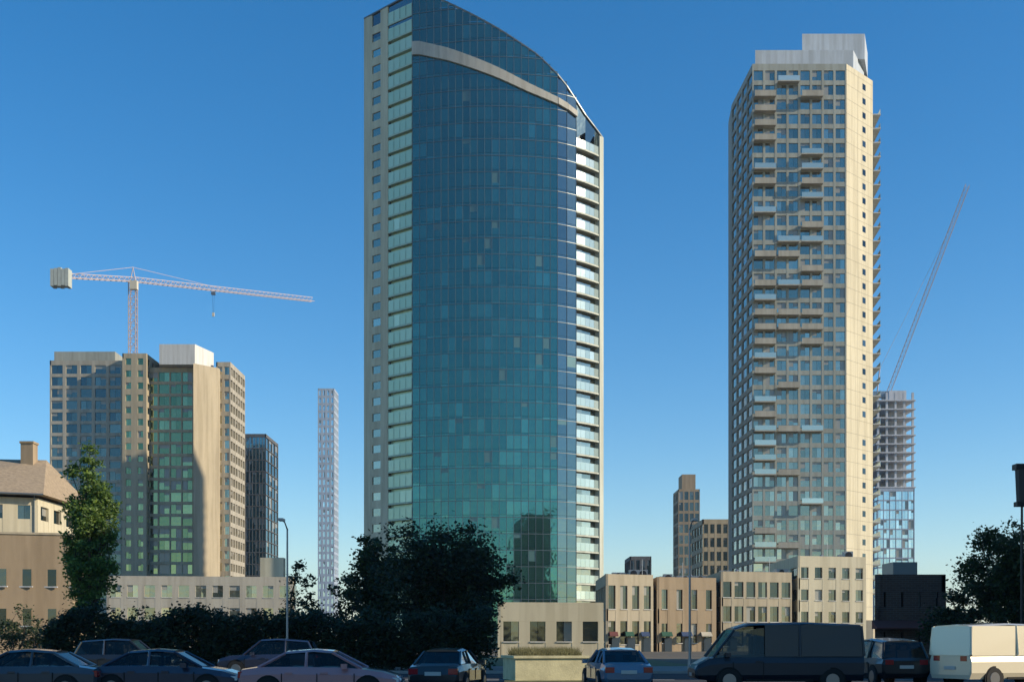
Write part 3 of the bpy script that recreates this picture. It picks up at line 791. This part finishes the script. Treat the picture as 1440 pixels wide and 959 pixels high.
    for x in (-L * .31, L * .30):
        for sd in (-1, 1):
            y = sd * (body[3][3] - .08)
            wm = MB(); wm.bar((x, y - sd * .12, rw), (x, y + sd * .105, rw), rw, rw, 20); wo = wm.build('wheel', M['tyre'], th)
            rm = MB(); rm.bar((x, y + sd * .09, rw), (x, y + sd * .115, rw), rw * .62, rw * .58, 16); rm.build('rim', M['rim'], wo)
    xe, zf = body[-1][0], body[-2][2] - .12
    xb = body[0][0]
    for sd in (-1, 1):
        m_ = MB(); m_.box(body[-2][0] - .12, body[-2][0] + .07, sd * .62 - .16, sd * .62 + .16, zf - .06, zf + .07); m_.build('headlight', M['lampclear'], th)
        m_ = MB(); m_.box(xb - .01, xb + .12, sd * .64 - .15, sd * .64 + .15, body[1][2] - .24, body[1][2] - .06); m_.build('tail_light', M['lampred'], th)
        m_ = MB(); m_.box(rs[-1][0] - .55, rs[-1][0] - .38, sd * (body[3][3] + .09) - .09, sd * (body[3][3] + .09) + .09, ze + .0, ze + .14); m_.build('wing_mirror', paint, th)
    m_ = MB(); m_.box(body[-1][0] - .05, body[-1][0] + .02, -.5, .5, body[-1][1] + .02, body[-1][1] + .12); m_.build('grille', M['black'], th)
    for xe_, zz in ((body[0][0] - .02, body[0][1] + .18), (body[-1][0] + .005, body[-1][1] + .0)):
        m_ = MB(); m_.box(xe_ - .01, xe_ + .02, -.26, .26, zz, zz + .12); m_.build('number_plate', M['plate'], th)
    wd_ = body[3][3]
    for sd in (-1, 1):
        m_ = MB()
        for xx in ((-1.05, -.05, 1.0) if kind != 'van' else (.55, 1.55)):
            for z0_, z1_, w0_ in ((.42, .50, 1.0), (.50, body[3][2] - .2, 1.003)): m_.box(xx - .012, xx + .012, sd * wd_ * w0_ - .012, sd * wd_ * w0_ + .012, z0_, z1_)
        m_.box(-L * .2, L * .2, sd * (wd_ - .02) - .02, sd * (wd_ - .02) + .02, body[3][1] + .0, body[3][1] + .08)
        m_.build('door_seam', M['seam'], th)
        for xx in ((-.85, .15) if kind != 'van' else (.7,)):
            m_ = MB(); m_.box(xx - .11, xx + .11, sd * (wd_ + .0) - .025, sd * (wd_ + .0) + .025, body[3][2] - .22, body[3][2] - .17); m_.build('door_handle', paint, th)
        for xx in ((.15, -.85) if kind != 'van' else (.9,)):
            m_ = MB(); m_.box(xx - .22, xx + .25, sd * .36 - .24, sd * .36 + .24, .45, .75); m_.prism([(xx - .3, sd * .36 - .23), (xx - .16, sd * .36 - .23), (xx - .16, sd * .36 + .23), (xx - .3, sd * .36 + .23)], .7, H - .45)
            m_.prism([(xx - .3, sd * .36 - .12), (xx - .2, sd * .36 - .12), (xx - .2, sd * .36 + .12), (xx - .3, sd * .36 + .12)], H - .43, H - .24); m_.build('seat', M['seat'], th)
        for x in (-L * .31, L * .30):
            m_ = MB(); m_.bar((x, sd * (wd_ - .03), rw), (x, sd * (wd_ + .004), rw), rw + .07, rw + .055, 20); m_.build('wheel_arch', M['seam'], th)
    if kind == 'van':
        m_ = MB()
        for sd in (-1, 1):
            q = [(-2.74, sd * .985, 1.17), (.5, sd * .985, 1.17), (.5, sd * .935, 2.22), (-2.68, sd * .925, 2.20)]
            m_.face(q if sd < 0 else q[::-1])
        q = [(-2.82, .95, 1.18), (-2.82, -.95, 1.18), (-2.755, -.88, 2.18), (-2.755, .88, 2.18)]; m_.face(q)
        m_.build('side_panel', paint, th)
    return th
def paint(n, c): return plain(n, c, .35, .1, 1.0)
pm = dict(midnight=plain('paint_midnight', (.008, .012, .022), .45, 0, .25), mauve=paint('paint_mauve', (.42, .21, .22)), navy=paint('paint_navy', (.02, .022, .045)), dark=paint('paint_black', (.012, .013, .016)),
          slate=paint('paint_slate', (.10, .17, .25)), cream=paint('paint_cream', (.76, .68, .50)), grey=paint('paint_grey', (.05, .05, .06)))
car((px(455, 35), 35, 0), 0, pm['mauve'], 'dusky mauve saloon seen from its side in the middle foreground')
car((px(230, 36), 36.5, 0), 0, pm['navy'], 'dark navy saloon just left of the mauve saloon')
car((px(40, 36), 36, 0), R(180), pm['grey'], 'charcoal saloon at the bottom left corner')
car((px(632, 40), 40, 0), R(80), pm['dark'], 'black saloon right of the mauve saloon, seen end on')
car((px(866, 42), 42, 0), R(96), pm['slate'], 'slate blue saloon seen end on right of the gatehouse')
car((px(1088, 41), 41, 0), R(180), pm['midnight'], 'dark navy delivery van seen from its side, right of the slate saloon', 'van', 'van', None, 'delivery_van')
car((px(180, 56), 56, 0), 0, pm['dark'], 'black off-roader farther back under the tall narrow tree', 'suv')
car((px(380, 57), 57, 0), R(180), pm['navy'], 'navy off-roader farther back behind the mauve saloon', 'suv')
car((px(1240, 46), 46, 0), R(95), pm['dark'], 'black off-roader before the brick garage, seen end on', 'suv')
car((px(1343, 42) + 2.55, 43.6, 0), R(24), pm['cream'], 'cream delivery van in sunlight at the bottom right corner', 'van', 'van', None, 'delivery_van')

hz = MB(); hz.box(-2600, 2600, -310, 4600, -3, 160)
hm = bpy.data.materials.new('haze'); hm.use_nodes = True; hm.node_tree.nodes.remove(hm.node_tree.nodes['Principled BSDF'])
pv = hm.node_tree.nodes.new('ShaderNodeVolumePrincipled'); pv.inputs['Density'].default_value = .00013; pv.inputs['Color'].default_value = (.78, .88, 1, 1); pv.inputs['Anisotropy'].default_value = .3
hm.node_tree.links.new(pv.outputs[0], hm.node_tree.nodes['Material Output'].inputs['Volume'])
ho = hz.build('haze', hm); ho['kind'] = 'stuff'; ho['label'] = 'thin pale blue haze over the whole city'
# ------------------------------------------------------------------ light, sky, camera
SUN_EL, SUN_AZ = 25.0, 104.0     # azimuth clockwise from the viewing direction (+Y)
wd = bpy.data.worlds.new('World'); scn.world = wd; wd.use_nodes = True
nt = wd.node_tree; bgn = nt.nodes['Background']
sky = nt.nodes.new('ShaderNodeTexSky'); sky.sky_type = 'NISHITA'; sky.sun_disc = False
sky.sun_elevation = R(SUN_EL); sky.sun_rotation = R(SUN_AZ)
sky.altitude = 0; sky.air_density = 1.0; sky.dust_density = .12; sky.ozone_density = 3.2
hs_ = nt.nodes.new('ShaderNodeHueSaturation'); hs_.inputs['Saturation'].default_value = 1.34; hs_.inputs['Hue'].default_value = .499
nt.links.new(sky.outputs[0], hs_.inputs['Color']); nt.links.new(hs_.outputs[0], bgn.inputs['Color']); bgn.inputs['Strength'].default_value = .118
sd_ = bpy.data.lights.new('sun', 'SUN'); sd_.energy = 4.0; sd_.angle = R(.5); sd_.color = (1, .86, .66)
so = bpy.data.objects.new('sun', sd_); col.objects.link(so)
d = Vector((math.sin(R(SUN_AZ)) * math.cos(R(SUN_EL)), math.cos(R(SUN_AZ)) * math.cos(R(SUN_EL)), math.sin(R(SUN_EL))))
so.rotation_euler = d.to_track_quat('Z', 'Y').to_euler(); so.location = (60, -60, 80)
cd = bpy.data.cameras.new('camera'); cam = bpy.data.objects.new('camera', cd); col.objects.link(cam)
cam.location = (0, 0, EYE); cam.rotation_euler = (R(90), 0, 0)
cd.sensor_width = 36; cd.lens = 36 * F / 1440; cd.shift_y = (HY - 479.5) / 1440; cd.clip_end = 9000; cd.clip_start = .1
scn.camera = cam
scn.view_settings.view_transform = 'Standard'; scn.view_settings.look = 'None'; scn.view_settings.exposure = .5; scn.view_settings.gamma = 1
for o in bpy.data.objects:
    if '_world' in o: del o['_world']
